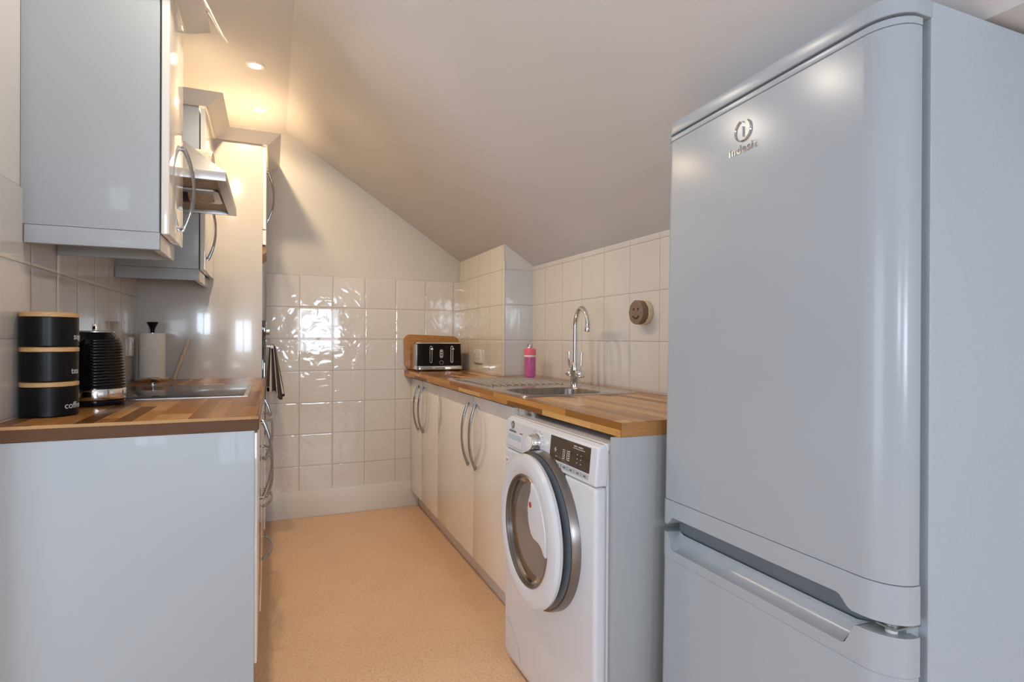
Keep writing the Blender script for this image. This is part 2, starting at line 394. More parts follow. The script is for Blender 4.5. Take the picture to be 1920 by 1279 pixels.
# ------------------------------------------------------------------ bow handles
def bow(L, B=.034, hw=.0095, th=.0052):
    """vertical bow handle, local: along z, standing out along +x, origin at the door"""
    bm = nb(); N = 28; rings = []
    for i in range(N+1):
        t = -1+2*i/N; z = t*L/2; x = B*(1-abs(t)**2.1)
        w_ = hw*(1-.72*abs(t)**2) ; h_ = th*(1+.55*abs(t))
        dx = -B*2.1*abs(t)**1.1*(1 if t > 0 else -1)/(L/2); nx, nz = 1, -dx; q = math.hypot(nx, nz); nx /= q; nz /= q
        x += h_*.4
        rings.append([bm.verts.new((x+nx*h_*math.sin(a)*.9, w_*math.cos(a), z+nz*h_*math.sin(a)*.9)) for a in [2*PI*k/12 for k in range(12)]])
    for a, b in zip(rings, rings[1:]):
        for k in range(12): bm.faces.new((a[k], a[(k+1) % 12], b[(k+1) % 12], b[k]))
    bm.faces.new(rings[0][::-1]); bm.faces.new(rings[-1])
    for s in (-1, 1): lathe(bm, [(.0055, -.002), (.0055, .009)], 12, (0, 0, s*(L/2-.010)), 'X')
    return bm
def put_handle(parent, x, y, z, L=.285, side=1, horiz=False):
    bm = bow(L)
    def f(c):
        u, v, w_ = c
        if horiz: v, w_ = w_, -v
        return (x+side*u, y+v, z+w_)
    return obj('handle', xform(bm, f), 'handle', parent)

# ------------------------------------------------------------------ right run of base cabinets
def door_box(y0, y1, z0, z1, x0, x1): return BX(x0, x1, y0, y1, z0, z1)
XD = .85
t = thing('base_cabinet', 'cream gloss two-door base cabinet in the far corner below the toaster', 'cabinet', (1.1, 3.4, 0), 'cream base cabinets below the sink worktop')
obj('body', BX(XD+.02, XBOX-.004, 3.066, YB-.01, .10, .868), 'carcass', t)
for (a, b, h) in ((3.068, 3.440, 3.385), (3.444, YB-.008, 3.505)):
    d = obj('door', door_box(a, b, .112, .856, XD, XD+.018), 'cream', t, bevel=.0025)
    put_handle(d, XD, h, .683, side=-1)
t = thing('base_cabinet', 'cream gloss two-door base cabinet below the sink, next to the washing machine', 'cabinet', (1.1, 2.5, 0), 'cream base cabinets below the sink worktop')
bm = nb(); XBK = XBOX-.004
box(bm, XD+.02, XBK, 1.93, 1.948, .10, .868); box(bm, XD+.02, XBK, 3.044, 3.062, .10, .868); box(bm, XD+.02, XBK, 1.948, 3.044, .10, .118)
box(bm, XBK-.006, XBK, 1.948, 3.044, .118, .74); box(bm, XD+.02, XD+.038, 1.948, 3.044, .80, .868)
obj('body', bm, 'carcass', t)
for (a, b, h) in ((2.458, 3.064, 2.520), (1.985, 2.453, 2.415)):
    d = obj('door', door_box(a, b, .112, .856, XD, XD+.018), 'cream', t, bevel=.0025)
    put_handle(d, XD, h, .675, L=.30, side=-1)
tag(obj('plinth', BX(.905, .922, 1.93, YB-.023, 0, .10), 'plinth', loc=(.91, 2.8, 0), bevel=.001), 'long pale grey plinth board under the cream doors below the sink', 'plinth')
# end panel beside the washing machine
tag(obj('end_panel', BX(.788, XR-.008, 1.2016, 1.2206, 0, WB), 'whitepanel', loc=(1.08, 1.21, 0), bevel=.002), 'plain white upright panel between the washing machine and the fridge', 'panel')

# ------------------------------------------------------------------ right worktop with sink cut-out
SX0, SX1, SY0, SY1 = .842, 1.300, 1.850, 2.790
t = thing('worktop', 'golden brown butcher-block worktop holding the sink and toaster', 'worktop', (1.09, 2.4, WB))
bm = nb(); X0, X1, Y0, Y1 = .8083, XR-.006, 1.2016, YB-.008
box(bm, X0, X1, Y0, SY0, WB, WT); box(bm, X0, SX0, SY0, SY1, WB, WT); box(bm, SX1, X1, SY0, SY1, WB, WT)
box(bm, X0, X1, SY1, YBOX-.008, WB, WT); box(bm, X0, XBOX-.007, YBOX-.008, Y1, WB, WT)
obj('slab', bm, 'wood_right', t, smooth=False)
obj('front_edge', BX(X0-.0012, X0+.0002, Y0-.001, Y1, WB+.0005, WT-.0015), 'wood_edge_right', t)
obj('end_edge', BX(X0-.0012, X1, Y0-.0012, Y0+.0002, WB+.0005, WT-.0015), stave_mat('worktop_right_end', 0, 2, .06, .5, [(0, (.36, .17, .06)), (1, (.48, .24, .09))], .35, .01), t)

# sink
t = thing('sink', 'stainless steel inset sink with ribbed drainer in the worktop', 'sink', (1.08, 2.3, WT))
ox0, ox1, oy0, oy1 = SX0-.018, SX1+.012, SY0-.012, SY1+.014
bx0, bx1, by0, by1 = .868, 1.200, 1.888, 2.165
def loop(bm, pts, z): return [bm.verts.new((x, y, z)) for x, y in pts]
def bridge(bm, A, B):
    n = len(A)
    for k in range(n): bm.faces.new((A[k], A[(k+1) % n], B[(k+1) % n], B[k]))
bm = nb()
o1 = loop(bm, rrect(ox0, ox1, oy0, oy1, .02, 8), WT+.0005); o2 = loop(bm, rrect(ox0+.002, ox1-.002, oy0+.002, oy1-.002, .02, 8), WT+.005)
o3 = loop(bm, rrect(ox0+.010, ox1-.010, oy0+.010, oy1-.010, .018, 8), WT+.005)
o4 = loop(bm, rrect(ox0+.020, ox1-.020, oy0+.020, oy1-.020, .016, 8), WT+.001)
bridge(bm, o1, o2); bridge(bm, o2, o3); bridge(bm, o3, o4)
# deck: ring from o4 to bowl split: deck plane as strips around the bowl
Zk = WT+.001
b0 = loop(bm, rrect(bx0, bx1, by0, by1, .06, 8), Zk)
import itertools
edges = []
for L_ in (o4, b0):
    for k in range(len(L_)):
        e = bm.edges.get((L_[k], L_[(k+1) % len(L_)])) or bm.edges.new((L_[k], L_[(k+1) % len(L_)]))
        edges.append(e)
bmesh.ops.triangle_fill(bm, use_beauty=True, use_dissolve=False, edges=edges)
obj('sink_top', bm, 'sink', t)
bm = nb()
r0 = loop(bm, rrect(bx0, bx1, by0, by1, .06, 8), Zk+.0003); r1 = loop(bm, rrect(bx0+.004, bx1-.004, by0+.004, by1-.004, .06, 8), Zk-.006)
r2 = loop(bm, rrect(bx0+.012, bx1-.012, by0+.012, by1-.012, .06, 8), Zk-.13); r3 = loop(bm, rrect(bx0+.04, bx1-.04, by0+.04, by1-.04, .05, 8), Zk-.150)
bridge(bm, r0, r1); bridge(bm, r1, r2); bridge(bm, r2, r3); bm.faces.new(r3)
for f in bm.faces: f.normal_flip()
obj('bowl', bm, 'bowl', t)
obj('plughole', lathe(nb(), [(.038, Zk-.1495), (.036, Zk-.1465), (.022, Zk-.1485)], 24, (1.035, 2.03, 0)), 'chrome', t)
bm = nb()
for k in range(11):
    x = .885+k*.034
    tube(bm, [(x, 2.30, Zk+.0005), (x, 2.33, Zk+.0035), (x, 2.70, Zk+.0035), (x, 2.735, Zk+.0005)], .0042, 8, flat=1.0)
obj('drainer_ribs', bm, 'sink', t)
# tap
t = thing('mixer_tap', 'chrome swan-neck mixer tap with two lever handles behind the sink bowl', 'tap', (1.250, 2.225, WT+.002))
tx, ty = 1.250, 2.225
obj('base', lathe(nb(), [(.027, Zk), (.027, Zk+.005), (.021, Zk+.008), (.0195, .965), (.023, .975), (.022, 1.0), (.016, 1.012), (.0145, 1.02)], 28, (tx, ty, 0)), 'chrome', t)
ex, ey = 1.222, 2.070
pts = [(tx, ty, 1.0), (tx, ty, 1.06), (tx, ty, 1.12), (tx, ty, 1.17)]
for k in range(1, 15):
    a = PI*k/14; q = (1-math.cos(a))/2
    pts.append((tx+(ex-tx)*q, ty+(ey-ty)*q, 1.178+.076*math.sin(a)))
pts += [(ex, ey, 1.160)]
obj('spout', tube(nb(), pts, .0115, 16), 'chrome', t)
obj('nozzle', lathe(nb(), [(.012, 1.150), (.0135, 1.154), (.0135, 1.172), (.0118, 1.176)], 20, (ex, ey, 0)), 'chrome', t)
for s in (-1, 1):
    h = obj('valve', tube(nb(), [(tx, ty+s*.012, .966), (tx, ty+s*.03, .966), (tx, ty+s*.032, .966), (tx, ty+s*.060, .966), (tx, ty+s*.066, .966)], [.013, .013, .0175, .0175, .012], 20), 'chrome', t)
    obj('lever', tube(nb(), [(tx, ty+s*.050, .98), (tx, ty+s*.052, 1.0), (tx, ty+s*.053, 1.003), (tx, ty+s*.057, 1.062)], [.004, .004, .0062, .0062], 12), 'chrome', h)
# bottle on the drainer corner
t = thing('soap_bottle', 'pink bottle of washing-up liquid standing on the sink drainer by the wall corner', 'bottle', (1.262, 2.735, WT+.001))
bxc, byc = 1.262, 2.735
z0 = WT+.0055
obj('bottle_body', lathe(nb(), [(.024, z0), (.030, z0+.005), (.031, z0+.02), (.031, 1.035), (.0315, 1.045)], 32, (bxc, byc, 0)), 'pink', t)
obj('wrap_label', lathe(nb(), [(.0318, 1.030), (.0320, 1.031), (.0320, 1.0645), (.029, 1.066), (.018, 1.072)], 32, (bxc, byc, 0)), 'pink_label', t)
obj('white_band', lathe(nb(), [(.0322, 1.024), (.0325, 1.025), (.0325, 1.0325), (.0322, 1.0335)], 32, (bxc, byc, 0)), 'white_plastic', t)
obj('neck', lathe(nb(), [(.0185, 1.070), (.0145, 1.076), (.0145, 1.090), (.012, 1.092)], 24, (bxc, byc, 0)), 'steel', t)
obj('cap', lathe(nb(), [(.0125, 1.091), (.0125, 1.096), (.006, 1.108), (.004, 1.112)], 20, (bxc, byc, 0)), 'clear', t)

# double socket on the tiled pier
def socket(x, y0, y1, z0, z1, side, label):
    t = thing('wall_socket', label, 'socket', (x, (y0+y1)/2, z0))
    xa, xb = (x, x+side*.012)
    obj('faceplate', BX(xa, xb, y0, y1, z0, z1), 'white_plastic', t, bevel=.002)
    xc = xb+side*.0004; n = 2 if (y1-y0) > .11 else 1
    for k in range(n):
        bm = nb(); yc = y0+(k+.5)*(y1-y0)/n; zc = (z0+z1)/2-.006
        for (dy, dz, w_, h_) in ((0, .016, .004, .008), (-.010, -.008, .007, .004), (.010, -.008, .007, .004)):
            box(bm, xb-side*.002, xc, yc+dy-w_/2, yc+dy+w_/2, zc+dz-h_/2, zc+dz+h_/2)
        obj('pin_slots', bm, 'mark_dark', t)
        ys = yc+.012*(1 if k else -1)
        obj('switch', BX(xb-side*.002, xb+side*.0035, ys-.006, ys+.006, z1-.024, z1-.008), 'white_plastic', t, bevel=.001)
socket(XBOX-.006, 3.285, 3.425, .968, 1.052, -1, 'white double socket on the tiled pier to the right of the toaster')
socket(XL+.006, 3.05, 3.136, 1.032, 1.118, 1, 'white single socket on the left wall tiles behind the paper towel holder')

# ------------------------------------------------------------------ chopping board and toaster
ty0 = 3.690
bm = nb()
prism(bm, rrect(.800, 1.182, 0, .236, .045, 8), 0, .018, 'Y')
# uneven top edge: lower towards the right
xform(bm, lambda c: (c.x, c.y, c.z - (.014*(c.x-.82)/.37 if c.z > .15 else 0)))
lean = .13
xform(bm, lambda c: (c.x, 3.700 + c.y*math.cos(lean) + c.z*math.sin(lean), WT+.0005 + c.z*math.cos(lean) - c.y*math.sin(lean)+.0024))
tag(obj('chopping_board', bm, 'board', loc=(.99, 3.70, WT), bevel=.003), 'brown wooden chopping board with round corners leaning behind the toaster', 'chopping board')
t = thing('toaster', 'black ribbed four-slice toaster with chrome trim in the far corner', 'toaster', (.985, 3.59, WT))
TX0, TX1, TY0, TY1 = .838, 1.132, 3.500, 3.668
def tboxes(x0, x1, y0, y1, z0, z1, r, inset_top=0):
    bm = nb(); A = [bm.verts.new((x, y, z0)) for x, y in rrect(x0, x1, y0, y1, r, 5)]
    B = [bm.verts.new((x, y, z1)) for x, y in rrect(x0+inset_top, x1-inset_top, y0+inset_top, y1-inset_top, r, 5)]
    bridge(bm, A, B); bm.faces.new(A[::-1]); bm.faces.new(B); return bm
obj('foot', tboxes(TX0+.01, TX1-.01, TY0+.01, TY1-.01, WT+.0005, WT+.012, .015), 'black_gloss', t)
obj('base_trim', tboxes(TX0-.004, TX1+.004, TY0-.004, TY1+.004, WT+.011, WT+.034, .02, .002), 'chrome', t, bevel=.002)
# ribbed shell
bm = nb(); rings = []
nr = 22; za, zb = WT+.034, 1.086
for k in range(nr*4+1):
    u = k/(nr*4); z = za+(zb-za)*u; ins = .001+.006*u - .0022*abs(math.sin(u*nr*PI))
    rings.append([bm.verts.new((x, y, z)) for x, y in rrect(TX0+ins, TX1-ins, TY0+ins, TY1-ins, .018, 5)])
for a, b in zip(rings, rings[1:]): bridge(bm, a, b)
bm.faces.new(rings[0][::-1]); bm.faces.new(rings[-1])
obj('shell', bm, 'black_gloss', t, ang=60)
obj('side_panel', BX(TX0-.0015, TX0+.004, TY0+.028, TY1-.028, za, zb-.004), 'steel', t, bevel=.001)
obj('top_plate', tboxes(TX0+.002, TX1-.002, TY0+.002, TY1-.002, zb, zb+.008, .018, .004), 'chrome', t, bevel=.002)
bm = nb()
for xx in (TX0+.03, TX0+.165):
    for yy in (TY0+.045, TY0+.100): box(bm, xx, xx+.105, yy, yy+.022, zb+.006, zb+.0085)
obj('slots', bm, 'dark', t)
def ringslot(cx, cz, w_, h_, y, th=.004, dep=.005):
    bm = nb(); o_ = rrect(cx-w_/2, cx+w_/2, cz-h_/2, cz+h_/2, w_/2-.0001, 6); i_ = rrect(cx-w_/2+th, cx+w_/2-th, cz-h_/2+th, cz+h_/2-th, w_/2-th-.0001, 6)
    A = [bm.verts.new((x, y, z)) for x, z in o_]; B = [bm.verts.new((x, y, z)) for x, z in i_]
    D = [bm.verts.new((x, y+dep, z)) for x, z in o_]; E_ = [bm.verts.new((x, y+dep, z)) for x, z in i_]
    bridge(bm, A, B); bridge(bm, B, E_); bridge(bm, A, D); return bm
yf = TY0-.0035
for cx in (TX0+.085, TX0+.222):
    obj('lever_track', ringslot(cx, 1.018, .017, .108, yf), 'chrome', t)
    obj('lever', lathe(nb(), [(.0, yf-.012), (.007, yf-.011), (.008, yf-.006), (.004, yf+.004)], 16, (cx+.005, 0, 1.052), 'Y'), 'chrome', t)
obj('button_frame', ringslot(TX0+.153, 1.022, .022, .056, yf, .004), 'chrome', t)
for k in range(3):
    obj('button', lathe(nb(), [(.0, yf-.002), (.0058, yf-.0015), (.006, yf+.004)], 16, (TX0+.153, 0, 1.006+k*.016), 'Y'), 'steel', t)
obj('browning_knob', lathe(nb(), [(.0, yf-.012), (.009, yf-.011), (.010, yf-.002), (.013, yf-.001), (.013, yf+.004)], 24, (TX0+.153, 0, .966), 'Y'), 'black_gloss', t)
obj('knob_ring', lathe(nb(), [(.0135, yf+.004), (.0135, yf-.002), (.0115, yf-.002)], 24, (TX0+.153, 0, .966), 'Y', cap=False), 'chrome', t)
bm = text_bm('Russell Hobbs', .012); obj('lettering', xform(bm, lambda c: (TX0+.110+c.x, TY0-.0048-c.z, WT+.018+c.y)), 'mark_dark', t, smooth=False)

# ------------------------------------------------------------------ smiling sponge on the right wall
t = thing('sponge', 'round brown and cream sponge with smiling face on the wall right of the tap', 'sponge', (XR-.006, 1.865, 1.178))
def scallop(r, n=150):
    return [((r*(1+.035*abs(math.cos(9*2*PI*k/n/2))))*math.cos(2*PI*k/n), (r*(1+.035*abs(math.cos(9*2*PI*k/n/2))))*math.sin(2*PI*k/n)) for k in range(n)]
sy, sz = 1.868, 1.227
obj('cream_layer', prism(nb(), [(sy+u, sz+v) for u, v in scallop(.0475)], XR-.0065, XR-.030, 'X'), 'sponge_cream', t, bevel=.001)
obj('brown_layer', prism(nb(), [(sy+u, sz+v) for u, v in scallop(.0465)], XR-.0295, XR-.056, 'X'), 'sponge_brown', t, bevel=.002)
bm = nb(); xf = XR-.0562
for s in (-1, 1): lathe(bm, [(.0, xf-.0003), (.0055, xf), (.0055, xf+.004)], 16, (0, sy+s*.014, sz+.012), 'X')
tube(bm, [(xf, sy+.022*math.sin(a), sz-.004-.020*math.cos(a)) for a in [(-1+k/6)*1.05 for k in range(13)]], .0028, 8)
obj('face', bm, 'sponge_face', t)

# ------------------------------------------------------------------ washing machine
WX, WY0, WY1, WTOP = .750, 1.228, 1.828, .853
t = thing('washing_machine', 'white front-loading washing machine with smoked round door under the worktop end', 'washing machine', (1.03, 1.528, 0))
obj('cabinet', BX(WX+.035, XR-.02, WY0, WY1, .012, WTOP-.008), 'white_enamel', t, bevel=.004)
obj('lid', BX(WX+.03, XR-.02, WY0-.001, WY1+.001, WTOP-.022, WTOP), 'white_enamel', t, bevel=.008, seg=3)
bm = nb(); prism(bm, [(WX, .05), (WX+.012, .012), (WX+.036, .012), (WX+.036, .742), (WX, .742)][::-1], WY0+.001, WY1-.001, 'Y')
obj('front_panel', bm, 'white_enamel', t, bevel=.012, seg=4)
bm = nb(); prism(bm, [(WX-.001, .744), (WX+.036, .744), (WX+.05, WTOP-.002), (WX+.022, WTOP-.002), (WX+.008, WTOP-.012)][::-1], WY0, WY1, 'Y')
cp = obj('control_panel', bm, 'white_enamel', t, bevel=.007, seg=4)
for yy in (WY0+.06, WY1-.06):
    obj('foot', lathe(nb(), [(.018, 0), (.018, .008), (.008, .009), (.008, .02)], 16, (WX+.08, yy, 0)), 'rubber', t)
    obj('foot', lathe(nb(), [(.018, 0), (.018, .008), (.008, .009), (.008, .02)], 16, (XR-.08, yy, 0)), 'rubber', t)
# plane of the control panel: from (WX-.001, .744) to (WX+.008, WTOP-.012)
def CPX(z): return WX-.001+.009*(z-.744)/(WTOP-.012-.744)
def cpbox(name, y0, y1, z0, z1, m, dx=.0012, back=.004, bevel=0):
    P = [(CPX(z)-d, y, z) for z in (z0, z1) for (d, y) in ((dx, y0), (-back, y0), (-back, y1), (dx, y1))]
    return hexa(nb(), P) if name is None else obj(name, hexa(nb(), P), m, t, bevel=bevel)
cpbox('display', 1.262, 1.487, .772, .838, 'display')
bm = nb()
def addcp(bm, y0, y1, z0, z1, dx=.0018):
    P = [(CPX(z)-d, y, z) for z in (z0, z1) for (d, y) in ((dx, y0), (0, y0), (0, y1), (dx, y1))]; hexa(bm, P)
addcp(bm, 1.290, 1.352, .823, .8245); addcp(bm, 1.300, 1.325, .828, .831); addcp(bm, 1.332, 1.348, .828, .831)
obj('display_lines', bm, 'mark_light', t); bm = nb()
addcp(bm, 1.396, 1.398, .783, .811); addcp(bm, 1.382, 1.384, .783, .811)
for k in range(5): addcp(bm, 1.402, 1.408, .783+k*.006, .786+k*.006); addcp(bm, 1.368, 1.378, .783+k*.006, .786+k*.006)
for yy in (1.305, 1.325): 
    for k in range(3): addcp(bm, yy, yy+.004, .786+k*.011, .788+k*.011)
addcp(bm, 1.445, 1.460, .800, .802); addcp(bm, 1.450, 1.455, .795, .807); addcp(bm, 1.44, 1.45, .782, .784)
obj('display_icons', bm, 'mark_light', t)
for k in range(6):
    y0 = 1.264+k*.0375
    b_ = cpbox('button', y0, y0+.034, .756, .768, 'mark_mid', .0022)
    bm = nb(); addcp(bm, y0+.010, y0+.022, .760, .764, .0028); obj('button_mark', bm, 'mark_dark', b_)
# programme knob
kx = CPX(.805)
kb = obj('programme_knob', lathe(nb(), [(0, kx-.030), (.021, kx-.0295), (.0235, kx-.026), (.0245, kx-.004), (.027, kx-.003), (.027, kx+.004)], 40, (0, 1.578, .800), 'X'), 'chrome', t)
obj('knob_face', lathe(nb(), [(0, kx-.0312), (.020, kx-.0308), (.0212, kx-.029)], 40, (0, 1.578, .800), 'X'), 'white_plastic', kb)
bm = nb()
for k in range(14):
    a = -2.5+5.0*k/13+PI; y = 1.578+.036*math.sin(a); z = .800-.036*math.cos(a)*.98
    if z > .755 and z < .842:
        s = 1 if math.sin(a) > 0 else -1
        addcp(bm, y, y+s*.012, z-.0008, z+.0008, .0015)
obj('programme_marks', bm, 'mark_mid', t)
# dispenser drawer, emblem, prints
cpbox('dispenser_drawer', 1.684, 1.812, .756, .800, 'white_enamel', .004, bevel=.002)
cpbox('dispenser_grip', 1.690, 1.800, .781, .797, 'drawer_blue', .0048)
kz = .826; ex_ = CPX(kz)
em = obj('emblem', lathe(nb(), [(0, ex_-.0022), (.0125, ex_-.0020), (.0135, ex_+.002)], 32, (0, 1.775, kz), 'X'), 'mark_dark', t)
bm = nb(); lathe(bm, [(.0105, ex_-.0028), (.0092, ex_-.0028), (.0092, ex_-.0018), (.0105, ex_-.0018)], 32, (0, 1.775, kz), 'X', cap=False)
tube(bm, [(ex_-.0025, 1.779, kz-.006), (ex_-.0025, 1.777, kz+.006)], .0009, 6); tube(bm, [(ex_-.0025, 1.772, kz-.006), (ex_-.0025, 1.770, kz+.006)], .0009, 6)
tube(bm, [(ex_-.0025, 1.780, kz), (ex_-.0025, 1.769, kz+.001)], .0009, 6)
obj('emblem_mark', bm, 'mark_light', em)
bm = nb(); addcp(bm, 1.742, 1.798, .8035, .8075); obj('printed_bar', bm, 'mark_dark', t)
bm = nb(); addcp(bm, 1.632, 1.637, .797, .803); obj('printed_dot', bm, 'mark_dark', t)
bm = nb(); addcp(bm, 1.75, 1.792, .810, .8115); obj('printed_line', bm, 'mark_mid', t)
bm = nb(); addcp(bm, 1.690, 1.712, .805, .8075); obj('red_print', bm, 'red', t)
bm = BX(WX-.001, WX+.002, 1.795, 1.820, .690, .712); s_ = obj('sticker', bm, 'white_plastic', t)
obj('sticker_mark', BX(WX-.0014, WX, 1.806, 1.814, .697, .705), 'red', s_)
# kick hatch outline
bm = nb(); tube(bm, [(WX-.0004, 1.81, .16), (WX-.0004, 1.79, .162), (WX-.0004, 1.70, .10), (WX-.0004, 1.69, .055)], .0012, 6)
obj('filter_hatch_seam', bm, 'mark_mid', t)
# bezel and door
dcy, dcz = 1.528, .552
def XR_(prof, m, name, par, c=(dcy, dcz), seg=72, cap=False):
    return obj(name, lathe(nb(), prof, seg, (0, c[0], c[1]), 'X', cap=cap), m, par, ang=30)
XR_([(.232, WX+.004), (.231, WX-.018), (.228, WX-.026), (.2215, WX-.025)], 'bronze', 'bezel', t, seg=96)
XR_([(.2220, WX-.0245), (.205, WX-.034), (.150, WX-.018)], 'ring_dark', 'bezel_inner', t)
# the drum seen through the glass
XR_([(.150, WX-.018), (.155, WX+.03), (.19, WX+.04), (.19, WX+.26), (.0, WX+.28)], 'drum', 'drum', t)
dr = thing('d', '', '', (WX-.022, dcy+.222, dcz)); dr.name = 'door'; del dr['label']; del dr['category']
dr.parent = t; dr.location = (WX-.022-1.03, dcy+.222-1.528, dcz)
dr.rotation_euler = (0, 0, math.radians(-2.5))
# local frame of the door: x = 0 body side, negative toward the room; centre at y=-.232
dy = -.222
def dpart(name, bm, m, **k): return obj(name, bm, m, dr, local=True, **k)
dpart('ring', lathe(nb(), [(.210, -.002), (.219, -.006), (.222, -.016), (.216, -.027), (.198, -.033), (.175, -.031), (.163, -.026), (.159, -.018), (.157, .002), (.210, -.002)], 96, (0, dy, 0), 'X', cap=False), 'white_enamel')
dpart('trim_ring', lathe(nb(), [(.163, -.0265), (.1615, -.029), (.157, -.028), (.155, -.018)], 96, (0, dy, 0), 'X', cap=False), 'bronze')
dpart('glass', lathe(nb(), [(.156, -.016), (.150, -.020), (.10, -.026), (.05, -.029), (0, -.030)], 72, (0, dy, 0), 'X', cap=False), 'glass_door')
dpart('glass_bowl', lathe(nb(), [(.155, .002), (.148, .015), (.125, .045), (.09, .055), (0, .058)], 64, (0, dy, 0), 'X', cap=False), 'glass_door')
# grip plate over the near side of the glass; near side is -y
gp = []
for k in range(0, 21):
    a = math.radians(-9+77*k/20); gp.append((dy-.168*math.cos(a), .168*math.sin(a)))
inner = [(-.060, .150), (-.058, .128), (-.045, .104), (-.037, .077), (-.041, .048), (-.050, .026), (-.064, .009), (-.083, .001), (-.105, .000), (-.125, -.002), (-.141, -.009), (-.150, -.020)]
gp += [(dy+u, v) for u, v in inner]
bm = nb(); prism(bm, gp, -.016, -.0345, 'X')
dpart('grip', bm, 'white_enamel', bevel=.004, seg=3)
dpart('red_emblem', lathe(nb(), [(0, -.0360), (.008, -.0357), (.009, -.033)], 20, (0, dy-.060, .092), 'X'), 'red')

# ------------------------------------------------------------------ fridge freezer (own tilted frame)
FW, FD = .596, .080
fr = thing('fridge_freezer', 'tall white fridge freezer with rounded doors filling the right foreground', 'fridge', (.868, .560, 0))
# frame: u = +y along the width, w = +x into depth
fy, fa, fb = -.0372, .0189, .0253
def FP(w, u, z):
    X = w+fb*z; Z = z-fa*u-fb*w; Y = u+fa*z
    c, s = math.cos(fy), math.sin(fy)
    return (X*c-Y*s, X*s+Y*c, Z)
def fobj(name, bm, m, par=fr, **k):
    """bm in (w,u,z) fridge frame"""
    finish_later = k.pop('bevel', 0); sg = k.pop('seg', 3)
    finish(bm, finish_later, sg, False)
    xform(bm, lambda c: FP(*c))
    return obj(name, bm, m, par, local=True, **k)
RN, RF = .060, .022
def plan(inset=0, back=.058, n=12, off=0):
    """outer plan outline of a door front, from far back edge round to near back edge"""
    out = [(back, FW-inset)]
    for k in range(n+1):
        a = PI/2*k/n; out.append((inset+RF-RF*math.sin(a)*1.0, FW-inset-RF+RF*math.cos(a)))
    for k in range(n+1):
        a = PI/2*k/n; out.append((inset+RN*.82-RN*.82*math.cos(a), inset+RN-RN*math.sin(a)))
    out.append((back, inset)); return out
def plan_dense(inset=0, back=.058):
    p = plan(inset, back); out = []
    for a, b in zip(p, p[1:]):
        L_ = math.hypot(b[0]-a[0], b[1]-a[1]); n = max(1, int(L_/.006))
        for k in range(n): out.append((a[0]+(b[0]-a[0])*k/n, a[1]+(b[1]-a[1])*k/n))
    out.append(p[-1]); return out
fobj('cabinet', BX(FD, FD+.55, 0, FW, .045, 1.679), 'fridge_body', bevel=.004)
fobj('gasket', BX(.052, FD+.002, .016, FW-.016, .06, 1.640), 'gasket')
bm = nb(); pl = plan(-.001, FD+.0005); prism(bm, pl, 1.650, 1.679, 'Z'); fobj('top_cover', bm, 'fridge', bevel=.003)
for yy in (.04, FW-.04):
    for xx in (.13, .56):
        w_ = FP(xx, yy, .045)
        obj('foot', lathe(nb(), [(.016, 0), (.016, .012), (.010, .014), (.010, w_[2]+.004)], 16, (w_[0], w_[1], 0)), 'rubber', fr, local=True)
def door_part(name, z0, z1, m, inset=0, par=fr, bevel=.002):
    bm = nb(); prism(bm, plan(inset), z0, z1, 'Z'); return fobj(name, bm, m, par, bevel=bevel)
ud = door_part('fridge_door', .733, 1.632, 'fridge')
door_part('door_top_trim', 1.6325, 1.6445, 'fridge', -.0008, ud)
ld = door_part('freezer_door', .070, .590, 'fridge')
def sstep(a, b, x):
    q = min(1, max(0, (x-a)/(b-a))); return q*q*(3-2*q)
def scoop(u, a=.062, b=.088, c=.548, d=.572): return sstep(a, b, u)*(1-sstep(c, d, u))
# trims with variable edges
def trim(name, zlo, zhi, par, inset=-.0010):
    pts = plan_dense(inset); bm = nb(); pb = plan_dense(inset+.004)
    fl = [bm.verts.new((w_, u, zlo(u) if w_ < .03 else zlo(-1))) for w_, u in pts]
    nz = 6; rows = [fl]
    for k in range(1, nz+1): rows.append([bm.verts.new((w_, u, (zlo(u) if w_ < .03 else zlo(-1))*(1-k/nz)+(zhi(u) if w_ < .03 else zhi(-1))*k/nz)) for w_, u in pts])
    for a, b in zip(rows, rows[1:]):
        for i in range(len(pts)-1): bm.faces.new((a[i], a[i+1], b[i+1], b[i]))
    # inward returns on bottom and top edges
    for row in (rows[0], rows[-1]):
        inner_ = []
        for v in row:
            w_, u, z = v.co
            inner_.append(bm.verts.new((max(w_, .045) if w_ < .045 else w_, min(max(u, .03), FW-.03), z)))
        for i in range(len(row)-1): 
            try: bm.faces.new((row[i], row[i+1], inner_[i+1], inner_[i]))
            except Exception: pass
    return fobj(name, bm, 'fridge', par, ang=50)
trim('door_bottom_trim', lambda u: .672+.020*scoop(u, .072, .100, .548, .572), lambda u: .7325, ud)
trim('door_top_grip', lambda u: .5905, lambda u: .652-.040*scoop(u), ld)
# scooped hollow behind the freezer grip and dark gap
bm = nb(); rows = []
for k in range(7):
    q = k/6; rows.append([])
    for i in range(41):
        u = .062+.51*i/40; s = scoop(u)
        z = .652-.040*s + .034*s*q*q; w_ = -.001+.034*math.sin(q*PI/2)
        rows[-1].append(bm.verts.new((w_, u, z)))
for a, b in zip(rows, rows[1:]):
    for i in range(40): bm.faces.new((a[i], a[i+1], b[i+1], b[i]))
fobj('grip_hollow', bm, 'fridge', ld)
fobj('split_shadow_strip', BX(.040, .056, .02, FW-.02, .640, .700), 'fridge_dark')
# hinge
h = fobj('hinge', lathe(nb(), [(.009, .648), (.009, .676)], 20, (.034, .028, 0)), 'white_plastic')
bm = nb(); box(bm, .020, .082, .012, .044, .6605, .6635); lathe(bm, [(.0115, .6575), (.0115, .6665)], 20, (.034, .028, 0)); fobj('hinge_bracket', bm, 'hinge', h)
